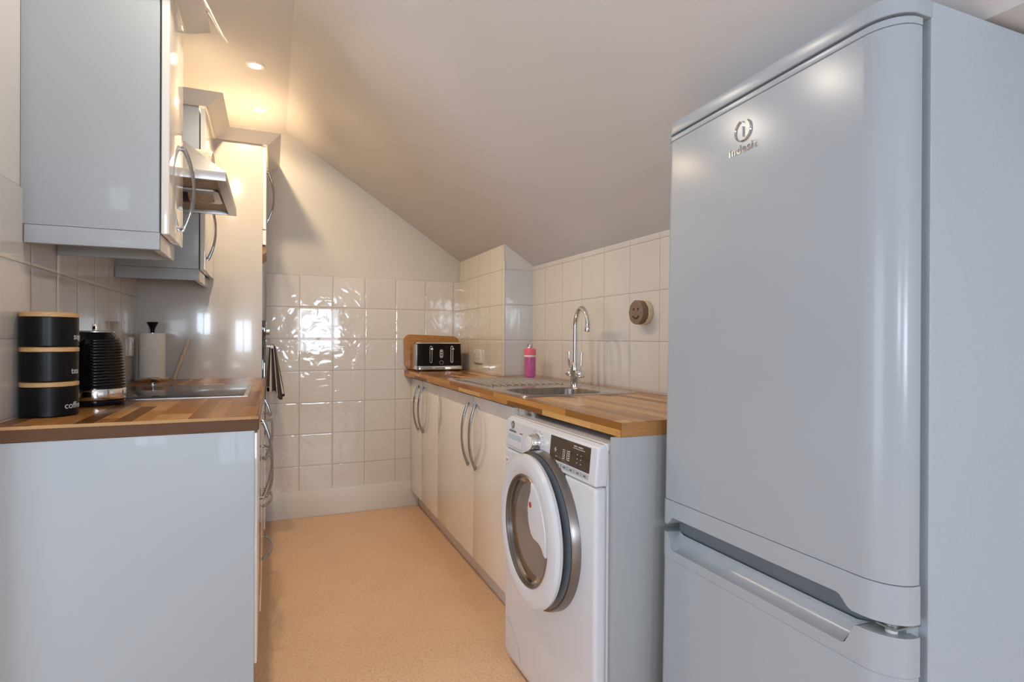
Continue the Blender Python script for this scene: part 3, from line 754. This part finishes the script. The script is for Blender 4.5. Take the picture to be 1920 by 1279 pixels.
# raised emblem and lettering on the upper door (local plane w=0)
ucx, ucz = .331, 1.572
bm = nb()
arc = [(-.002, ucx+.0225*math.sin(a), ucz+.0225*math.cos(a)) for a in [math.radians(22+ (360-60)*k/40) for k in range(41)]]
tube(bm, arc, .0016, 6)
tube(bm, [(-.002, ucx, ucz-.0125), (-.002, ucx, ucz+.0085)], .0016, 6); tube(bm, [(-.002, ucx, ucz+.017), (-.002, ucx, ucz+.0195)], .0018, 6)
fobj('emblem', bm, 'chrome', ud)
bm = text_bm('indesit', .026, .0008, 1.15)
xs = [v.co.x for v in bm.verts]; mid = (min(xs)+max(xs))/2
xform(bm, lambda c: (-.0010-c.z, ucx-(c.x-mid), ucz-.047+c.y)); fobj('lettering', bm, 'chrome', ud, smooth=False)

# ------------------------------------------------------------------ left run
XLW = XL+.007
def left_base(y0, y1, label, fronts, z0=.10):
    t = thing('base_cabinet' if fronts[0][0] == 'door' else 'drawer_cabinet', label, 'cabinet', (-.33, (y0+y1)/2, 0), 'base cabinets along the left wall')
    obj('body', BX(XLW, -.056, y0, y1, .10, .868), 'carcass', t)
    for (kind, a, b, za, zb, hy, hz, hor) in fronts:
        d = obj(kind, BX(-.055, -.037, a, b, za, zb), 'cream', t, bevel=.003)
        put_handle(d, -.037, hy, hz, horiz=hor)
    return t
t = left_base(1.676, 2.262, 'cream base cabinet at the near end of the left run, with pale end panel', [('door', 1.678, 2.258, .235, .862, 2.200, .683, False)])
obj('end_panel', BX(XLW, -.044, 1.656, 1.675, 0, WB-.001), 'panel', t, bevel=.002)
left_base(2.264, 2.860, 'cream four-drawer cabinet in the left run between the two door cabinets', [('drawer', 2.266, 2.856, a, b, 2.56, h, True) for a, b, h in ((.722, .862, .79), (.575, .718, .645), (.345, .571, .456), (.112, .341, .249))])
left_base(2.862, 3.222, 'narrow cream base cabinet of the left run next to the tall oven housing', [('door', 2.864, 3.218, .112, .862, 2.91, .683, False)])
tag(obj('plinth', BX(-.110, -.094, 1.676, 3.222, 0, .10), 'plinth', loc=(-.1, 2.7, 0)), 'recessed grey plinth board under the left run of cabinets', 'plinth')
t = thing('worktop', 'dark brown striped butcher-block worktop on the left holding kettle and hob', 'worktop', (-.32, 2.4, WB))
obj('slab', BX(XLW, -.034, 1.654, 3.2235, WB, WT), 'wood_left', t, bevel=.0015)
obj('end_edge', BX(XLW, -.0335, 1.6525, 1.6538, WB+.001, WT-.0085), 'wood_edge_left', t)
obj('end_top_edge', BX(XLW, -.0335, 1.6525, 1.6538, WT-.0085, WT-.0008), 'wood_edge_top', t)
obj('front_edge', BX(-.0345, -.0328, 1.6525, 3.2235, WB+.001, WT-.001), stave_mat('worktop_left_front', 1, 2, .06, .4, [(0, (.30, .17, .09)), (1, (.50, .31, .17))], .35, .01), t)
# hob
t = thing('hob', 'black glass hob with steel edge set in the left worktop', 'hob', (-.33, 2.47, WT))
obj('hob_frame', BX(-.572, -.080, 2.198, 2.738, WT, WT+.0035), 'steel', t, bevel=.001)
obj('glass_plate', BX(-.565, -.094, 2.205, 2.731, WT+.003, WT+.0055), 'hob', t, bevel=.0008)
bm = nb()
for (x, y, r) in ((-.20, 2.35, .09), (-.20, 2.60, .075), (-.42, 2.35, .075), (-.42, 2.60, .09)):
    lathe(bm, [(r, WT+.0056), (r-.0015, WT+.0056)], 48, (x, y, 0), cap=False)
obj('zone_rings', bm, 'mark_mid', t)

# canisters
ccx, ccy, cr_ = -.5432, 1.853, .0622
face = math.atan2(-ccy, -ccx)          # direction towards the doorway the camera stands in
def canister(z0, word, label, sz):
    t = thing('canister', label, 'canister', (ccx, ccy, z0), 'black canisters stacked by the kettle')
    obj('can_body', lathe(nb(), [(.058, z0), (cr_, z0+.003), (cr_, z0+.0765), (.060, z0+.078)], 64, (ccx, ccy, 0)), 'black', t)
    obj('lid', lathe(nb(), [(cr_-.004, z0+.077), (cr_+.0005, z0+.0785), (cr_+.0005, z0+.0885), (cr_-.003, z0+.0905)], 64, (ccx, ccy, 0)), 'bamboo', t)
    bm = text_bm(word, .0235, .0003)
    xs = [v.co.x for v in bm.verts]
    a0 = face+sz
    def f(c):
        a = a0+c.x/cr_; r = cr_+.0004+c.z
        return (ccx+r*math.cos(a), ccy+r*math.sin(a), z0+.020+c.y)
    # text runs anticlockwise seen from above (left to right as seen from outside)
    obj('lettering', xform(bm, f), 'letter_white', t, smooth=False)
canister(WT+.0005, 'coffee', 'bottom black canister of the stack, lettered coffee', .50)
canister(WT+.0910, 'tea', 'middle black canister of the stack, lettered tea', .78)
canister(WT+.1815, 'sugar', 'top black canister of the stack, lettered sugar', .90)

# kettle
kx_, ky_ = -.503, 2.098
t = thing('kettle', 'black ribbed electric kettle with chrome band beside the canisters', 'kettle', (kx_, ky_, WT))
obj('power_base', lathe(nb(), [(.076, WT+.0005), (.078, WT+.004), (.078, WT+.016), (.072, WT+.019)], 48, (kx_, ky_, 0)), 'black_gloss', t)
obj('chrome_band', lathe(nb(), [(.0795, WT+.019), (.0805, WT+.021), (.0800, WT+.049), (.079, WT+.051)], 64, (kx_, ky_, 0)), 'chrome', t)
prof = []; n = 19; za, zb = WT+.051, WT+.222
def kr(z):
    q = (z-za)/(zb-za); return .0795-.010*q-.011*max(0, q-.72)/.28*max(0, q-.72)/.28*2.0
bm = nb(); rings = []; NS = 96; fang = math.atan2(-ky_, -kx_)
smooth_c = fang-.62
for k in range(n*6+1):
    z = za+(zb-za)*k/(n*6); q = k/(n*6); ring = []
    for j in range(NS):
        a = 2*PI*j/NS; da = abs((a-smooth_c+PI) % (2*PI)-PI)
        rib = .0024*abs(math.sin(PI*k/6)) * min(1, max(0, (da-.42)/.06)) * (1 if .03 < q < .90 else 0)
        r = kr(z)-.0015+rib; ring.append(bm.verts.new((kx_+r*math.cos(a), ky_+r*math.sin(a), z)))
    rings.append(ring)
for a, b in zip(rings, rings[1:]): bridge(bm, a, b)
bm.faces.new(rings[0][::-1]); bm.faces.new(rings[-1])
obj('kettle_body', bm, 'black_gloss', t, ang=60)
rt = kr(zb)
obj('lid', lathe(nb(), [(rt+.001, zb), (rt+.001, zb+.003), (rt-.004, zb+.0045), (.004, zb+.005)], 48, (kx_, ky_, 0)), 'steel', t)
obj('lid_knob', BX(kx_-.006, kx_+.006, ky_-.010, ky_+.010, zb+.004, zb+.026), 'chrome', t, bevel=.003)
# handle facing the doorway side, partly behind the canisters
bm = nb(); hd = Vector((math.cos(smooth_c), math.sin(smooth_c), 0)); P = []
for k in range(15):
    a = -PI/2+PI*k/14; q = (math.sin(a)+1)/2; z = WT+.05+.150*q; rr = .070-.010*q+.040*math.cos(a)**.8 if math.cos(a) > 0 else .070-.01*q
    P.append(Vector((kx_, ky_, z))+hd*rr)
tube(bm, P, [.012]*15, 14, flat=1.3)
obj('handle', bm, 'black_gloss', t)
sd = -hd
bm = nb(); hexa(bm, [tuple(Vector((kx_, ky_, 0))+sd*a+Vector((-sd.y, sd.x, 0))*b+Vector((0, 0, z))) for (a, b, z) in ((.055, -.018, zb-.05), (.066, -.004, zb-.05), (.066, .004, zb-.05), (.055, .018, zb-.05), (.045, -.022, zb+.001), (.088, -.005, zb+.001), (.088, .005, zb+.001), (.045, .022, zb+.001))])
obj('spout', bm, 'black_gloss', t, bevel=.002)

# paper towel and holder
px_, py_ = -.524, 3.125
t = thing('paper_towel_holder', 'chrome paper towel holder with flared black knob in the left corner', 'paper towel holder', (px_, py_, WT))
obj('base', lathe(nb(), [(.073, WT+.0005), (.074, WT+.002), (.074, WT+.018), (.072, WT+.020)], 48, (px_, py_, 0)), 'chrome', t)
obj('post', lathe(nb(), [(.007, WT+.019), (.007, 1.150)], 16, (px_, py_, 0)), 'chrome', t)
obj('knob', lathe(nb(), [(.0085, 1.138), (.0085, 1.148), (.011, 1.160), (.017, 1.174), (.0245, 1.187), (.023, 1.1895), (.0, 1.190)], 32, (px_, py_, 0)), 'black', t)
tag(obj('paper_towel_roll', lathe(nb(), [(.019, WT+.0205), (.0525, WT+.0205), (.0535, WT+.022), (.0535, 1.135), (.0525, 1.1365), (.019, 1.1365), (.019, WT+.0205)], 48, (px_, py_, 0), cap=False), 'paper', loc=(px_, py_, WT+.02)), 'cream roll of kitchen paper standing on its chrome holder', 'kitchen roll')
# pale slat leaning on the tall side panel
bm = nb(); box(bm, -.007, .007, -.012, .012, 0, .205)
ang = .315
xform(bm, lambda c: (-.445+c.x*math.cos(ang)+c.z*math.sin(ang), 3.200+c.y, WT+.0015+c.z*math.cos(ang)-c.x*math.sin(ang)))
tag(obj('wooden_slat', bm, 'slat', loc=(-.445, 3.2, WT), bevel=.0015), 'pale wooden slat leaning behind the hob, right of the kitchen roll', 'kitchen utensil')

# ------------------------------------------------------------------ wall cabinets, cornices, pelmets
ZPB, ZCB, ZCT = 1.3664, 1.4158, 2.125
def offs(path, d):
    """mitred offset of an open plan polyline to its right-hand side"""
    out = []
    for i, p in enumerate(path):
        ns = []
        for j in (i-1, i):
            if 0 <= j < len(path)-1:
                a, b = path[j], path[j+1]; L_ = math.hypot(b[0]-a[0], b[1]-a[1]); ns.append(((b[1]-a[1])/L_, -(b[0]-a[0])/L_))
        if len(ns) == 1: out.append((p[0]+ns[0][0]*d, p[1]+ns[0][1]*d))
        else:
            k = 1+ns[0][0]*ns[1][0]+ns[0][1]*ns[1][1]
            out.append((p[0]+(ns[0][0]+ns[1][0])*d/k, p[1]+(ns[0][1]+ns[1][1])*d/k))
    return out
def cornice(parent, path, i0, i1, z0=ZCT, z1=2.170, d=.062):
    q = [offs(path, k) for k in (0, d, d+.010, .012)]
    zz = [z0, z1, z1, z0-.002]
    bm = nb(); P = list(range(i0, i1+1))
    rows = [[bm.verts.new((q[j][i][0], q[j][i][1], zz[j])) for j in range(4)] for i in P]
    for a, b in zip(rows, rows[1:]):
        for j in range(4): bm.faces.new((a[j], a[(j+1) % 4], b[(j+1) % 4], b[j]))
    bm.faces.new(rows[0][::-1]); bm.faces.new(rows[-1])
    return obj('cornice', bm, 'cream_dark', parent, smooth=False)
def wall_cab(y0, y1, label, hy, hz, side_m, pel_far):
    t = thing('wall_cabinet', label, 'cabinet', (-.45, (y0+y1)/2, ZPB), 'wall cabinets on the left wall')
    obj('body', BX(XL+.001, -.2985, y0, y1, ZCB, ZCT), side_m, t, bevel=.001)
    d = obj('door', BX(-.2940, -.2735, y0+.001, y1-.002, ZCB-.004, ZCT-.006), 'cream', t, bevel=.004, seg=3)
    put_handle(d, -.2735, hy, hz, L=.272)
    bm = nb(); box(bm, XL+.008, -.297, y0, y0+.018, ZPB, ZCB-.0008)
    obj('pelmet', bm, side_m, t, bevel=.002)
    obj('pelmet', BX(-.315, -.297, y0+.018, y1-(.018 if pel_far else 0), ZPB, ZCB-.0008), 'cream', t, bevel=.002)
    if pel_far: obj('pelmet', BX(XL+.008, -.297, y1-.018, y1, ZPB, ZCB-.0008), side_m, t, bevel=.002)
    return t
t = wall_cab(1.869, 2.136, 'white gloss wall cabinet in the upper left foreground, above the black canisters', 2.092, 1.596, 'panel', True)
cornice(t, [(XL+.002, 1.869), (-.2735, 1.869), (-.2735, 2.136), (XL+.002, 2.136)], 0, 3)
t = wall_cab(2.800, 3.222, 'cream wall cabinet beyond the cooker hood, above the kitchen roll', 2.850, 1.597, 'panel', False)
path = [(XL+.002, 2.800), (-.2735, 2.800), (-.2735, 3.225), (-.037, 3.225), (-.037, YB-.002)]
cornice(t, path, 0, 2)

# tall oven housing
t = thing('tall_cabinet', 'tall cream oven housing cabinet against the back wall', 'cabinet', (-.33, 3.49, 0))
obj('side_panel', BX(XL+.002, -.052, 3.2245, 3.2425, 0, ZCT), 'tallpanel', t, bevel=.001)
obj('side_panel', BX(XL+.002, -.052, YB-.030, YB-.012, .0, ZCT), 'cream_dark', t)
bm = nb()
for z in (.585, 1.212, 1.60): box(bm, XL+.002, -.060, 3.2425, YB-.030, z, z+.018)
box(bm, XL+.002, -.060, 3.2425, YB-.030, ZCT-.018, ZCT); box(bm, XL+.002, XL+.01, 3.2425, YB-.030, .1, ZCT)
obj('shelves', bm, 'cream_dark', t)
d = obj('door', BX(-.052, -.034, 3.227, YB-.014, 1.684, ZCT-.006), 'cream', t, bevel=.003); put_handle(d, -.034, 3.292, 1.872, L=.275)
obj('flap', BX(-.052, -.034, 3.227, YB-.014, 1.603, 1.680), 'cream', t, bevel=.003)
d = obj('door', BX(-.052, -.034, 3.227, YB-.014, .112, .580), 'cream', t, bevel=.003); put_handle(d, -.034, 3.292, .40, L=.275)
bm = nb(); prism(bm, [(-.070, 1.5985), (-.034, 1.5985), (-.034, 1.565), (-.062, 1.548), (-.070, 1.548)], 3.2425, 3.60, 'Y')
obj('wood_lipping', bm, 'oak', t, smooth=False)
cornice(t, path, 2, 4)
# oven
t = thing('oven', 'built-in oven with black glass front in the tall housing above the worktop', 'oven', (-.33, 3.48, .604))
obj('oven_body', BX(-.55, -.056, 3.246, YB-.034, .604, 1.208), 'dark', t)
obj('control_fascia', BX(-.056, -.034, 3.244, YB-.032, 1.112, 1.209), 'black_glass', t, bevel=.002)
d = obj('oven_door', BX(-.056, -.034, 3.244, YB-.032, .606, 1.106), 'black_glass', t, bevel=.002)
obj('door_trim', BX(-.0345, -.0325, 3.246, YB-.034, 1.100, 1.1085), 'steel', t)
for yy in (3.30, 3.49, 3.68): obj('knob', lathe(nb(), [(.016, -.034), (.016, -.016), (.012, -.014), (0, -.0138)], 24, (0, yy, 1.150), 'X'), 'steel', t, ang=30)
bm = nb(); tube(bm, [(-.004, 3.290, 1.070), (-.004, 3.690, 1.070)], .0085, 16)
for yy in (3.31, 3.67): tube(bm, [(-.034, yy, 1.070), (-.004, yy, 1.070)], .006, 12)
obj('door_handle', bm, 'white_plastic', d)
# tea towel over the handle
bm = nb(); uvl = bm.loops.layers.uv.new('UVMap'); NA, NV = 96, 30; G = []
yc = 3.352
for j in range(NV+1):
    q = j/NV; row = []
    g = min(1, q/.10); top = math.sqrt(max(0, 1-(1-g)**2))          # rounded top over the rail
    for i in range(NA):
        a = 2*PI*i/NA
        fold = 1+(.10+.20*q)*math.sin(9*a+1.3+1.2*q)+.10*math.sin(17*a+.6)
        rx = (.0125+.020*q)*(.25+.75*top)*fold; ry = (.034+.014*q)*(.35+.65*top)*fold
        x = -.003+.013*q+rx*math.cos(a)+.012*q*max(0, math.cos(a)); y = yc+ry*math.sin(a)
        L_ = .245+.045*max(0, math.cos(a+.5))+.016*math.sin(5*a)
        row.append((max(x, -.0305+.0008*math.sin(9*a)), y, 1.084-L_*q, i/NA))
    G.append(row)
vv = [[bm.verts.new(p[:3]) for p in r_] for r_ in G]
for j in range(NV):
    for i in range(NA):
        f = bm.faces.new((vv[j][i], vv[j][(i+1) % NA], vv[j+1][(i+1) % NA], vv[j+1][i]))
        for l, (jj, uu) in zip(f.loops, ((j, i), (j, i+1), (j+1, i+1), (j+1, i))): l[uvl].uv = (uu/NA, jj/NV)
bm.faces.new(vv[0][::-1])
o = obj('tea_towel', bm, 'towel', loc=(-.004, yc, .86), ang=180)
sm = o.modifiers.new('thick', 'SOLIDIFY'); sm.thickness = .002; sm.offset = -1
tag(o, 'dark and white striped tea towel hanging from the oven door handle', 'tea towel')

# ------------------------------------------------------------------ cooker hood
HY0, HY1, HX = 2.172, 2.782, -.150
ZH0, ZH1 = 1.655, 1.685
t = thing('cooker_hood', 'stainless steel pyramid cooker hood between the two wall cabinets', 'cooker hood', (-.38, 2.48, ZH0))
bm = nb()
A = [bm.verts.new(p) for p in ((XL+.007, HY0, ZH1), (HX, HY0, ZH1), (HX, HY1, ZH1), (XL+.007, HY1, ZH1))]
B = [bm.verts.new(p) for p in ((XL+.007, HY0+.19, 1.865), (-.345, HY0+.19, 1.865), (-.345, HY1-.19, 1.865), (XL+.007, HY1-.19, 1.865))]
bridge(bm, A, B); bm.faces.new(B)
obj('canopy', bm, 'steel', t)
bm = nb()
for a in ((XL+.007, HX, HY0, HY0+.012), (XL+.007, HX, HY1-.012, HY1), (HX-.030, HX, HY0+.012, HY1-.012), (XL+.007, XL+.05, HY0+.012, HY1-.012)): box(bm, *a, ZH0, ZH1+.0005)
obj('lip', bm, 'steel', t, bevel=.001)
obj('chimney', BX(XL+.002, -.347, HY0+.192, HY1-.192, 1.862, ZC-.003), 'steel', t)
obj('underside', BX(XL+.03, HX-.025, HY0+.010, HY1-.010, ZH0+.016, ZH0+.020), 'filter', t)
obj('lamp_lens', BX(HX-.30, HX-.05, HY0+.035, HY0+.045, ZH0+.010, ZH0+.017), 'oak', t)
# turbine scroll seen through the open filter
bm = nb(); prism(bm, rrect(HX-.33, HX-.04, HY0+.20, HY0+.42, .02, 4), ZH0+.006, ZH0+.016, 'Z'); obj('filter_frame', bm, 'steel', t, bevel=.001)
obj('fan_scroll', lathe(nb(), [(.095, HX-.29), (.100, HX-.28), (.100, HX-.075), (.095, HX-.065)], 40, (0, HY0+.31, ZH0+.085), 'X'), 'filter', t)
obj('fan_mouth', lathe(nb(), [(.1012, HX-.235), (.1020, HX-.230), (.1020, HX-.150), (.1012, HX-.145)], 40, (0, HY0+.31, ZH0+.085), 'X'), 'dark', t)

# ------------------------------------------------------------------ bag on top of the near wall cabinet
t = thing('plastic_bag', 'clear plastic bag with dark brown contents on top of the near wall cabinet', 'bag', (-.27, 2.03, 2.17))
bm = nb(); random.seed(3)
prof = [(-.34, 1.99, 2.190, .022), (-.29, 2.00, 2.200, .028), (-.245, 2.02, 2.206, .028), (-.212, 2.05, 2.198, .024), (-.192, 2.07, 2.170, .020), (-.172, 2.085, 2.140, .015), (-.155, 2.10, 2.115, .009), (-.143, 2.105, 2.100, .003)]
rings = []
for (x, y, z, r) in prof:
    rings.append([bm.verts.new((x+r*.35*math.cos(2*PI*k/18)*random.uniform(.3, 1), y+r*1.5*math.cos(2*PI*k/18)*random.uniform(.75, 1.1), z+r*.75*math.sin(2*PI*k/18)*random.uniform(.6, 1.1))) for k in range(18)])
for a, b in zip(rings, rings[1:]): bridge(bm, a, b)
bm.faces.new(rings[0][::-1]); bm.faces.new(rings[-1])
obj('film', bm, 'film', t, ang=25)
bm = nb()
for k in range(14):
    q = k/13; x = -.30+.100*q; y = 1.985+.075*q+.02*random.random(); z = 2.202-.030*q**3+.006*random.random()
    m4 = Matrix.Translation((x, y, z)) @ Matrix.Diagonal((1.3, .9, .8, 1)); bmesh.ops.create_icosphere(bm, subdivisions=2, radius=.0085, matrix=m4)
obj('contents', bm, 'nuts', t)

# ------------------------------------------------------------------ downlights
for k, (x, y) in enumerate(DOWN):
    t = thing('downlight', ('nearer' if k == 0 else 'farther')+' of the two glowing round ceiling downlights above the left cabinets', 'ceiling light', (x, y, ZC), 'round ceiling downlights')
    obj('trim', lathe(nb(), [(.026, ZC-.001), (.028, ZC-.005), (.040, ZC-.004), (.043, ZC), ], 40, (x, y, 0), cap=False), 'lamp_white', t)
    obj('lamp', lathe(nb(), [(0, ZC-.0035), (.0265, ZC-.003)], 32, (x, y, 0), cap=False), 'lamp_glow', t)
# two unseen fittings added in line with the row, to brighten doors and floor
for (x, y) in DOWN_AND_FILL[2:]:
    t = thing('downlight', 'added round ceiling downlight for fill, unseen above the picture frame', 'ceiling light', (x, y, ZC), 'round ceiling downlights')
    obj('trim', lathe(nb(), [(.026, ZC-.001), (.028, ZC-.005), (.040, ZC-.004), (.043, ZC), ], 40, (x, y, 0), cap=False), 'lamp_white', t)
    obj('lamp', lathe(nb(), [(0, ZC-.0035), (.0265, ZC-.003)], 32, (x, y, 0), cap=False), 'lamp_glow', t)
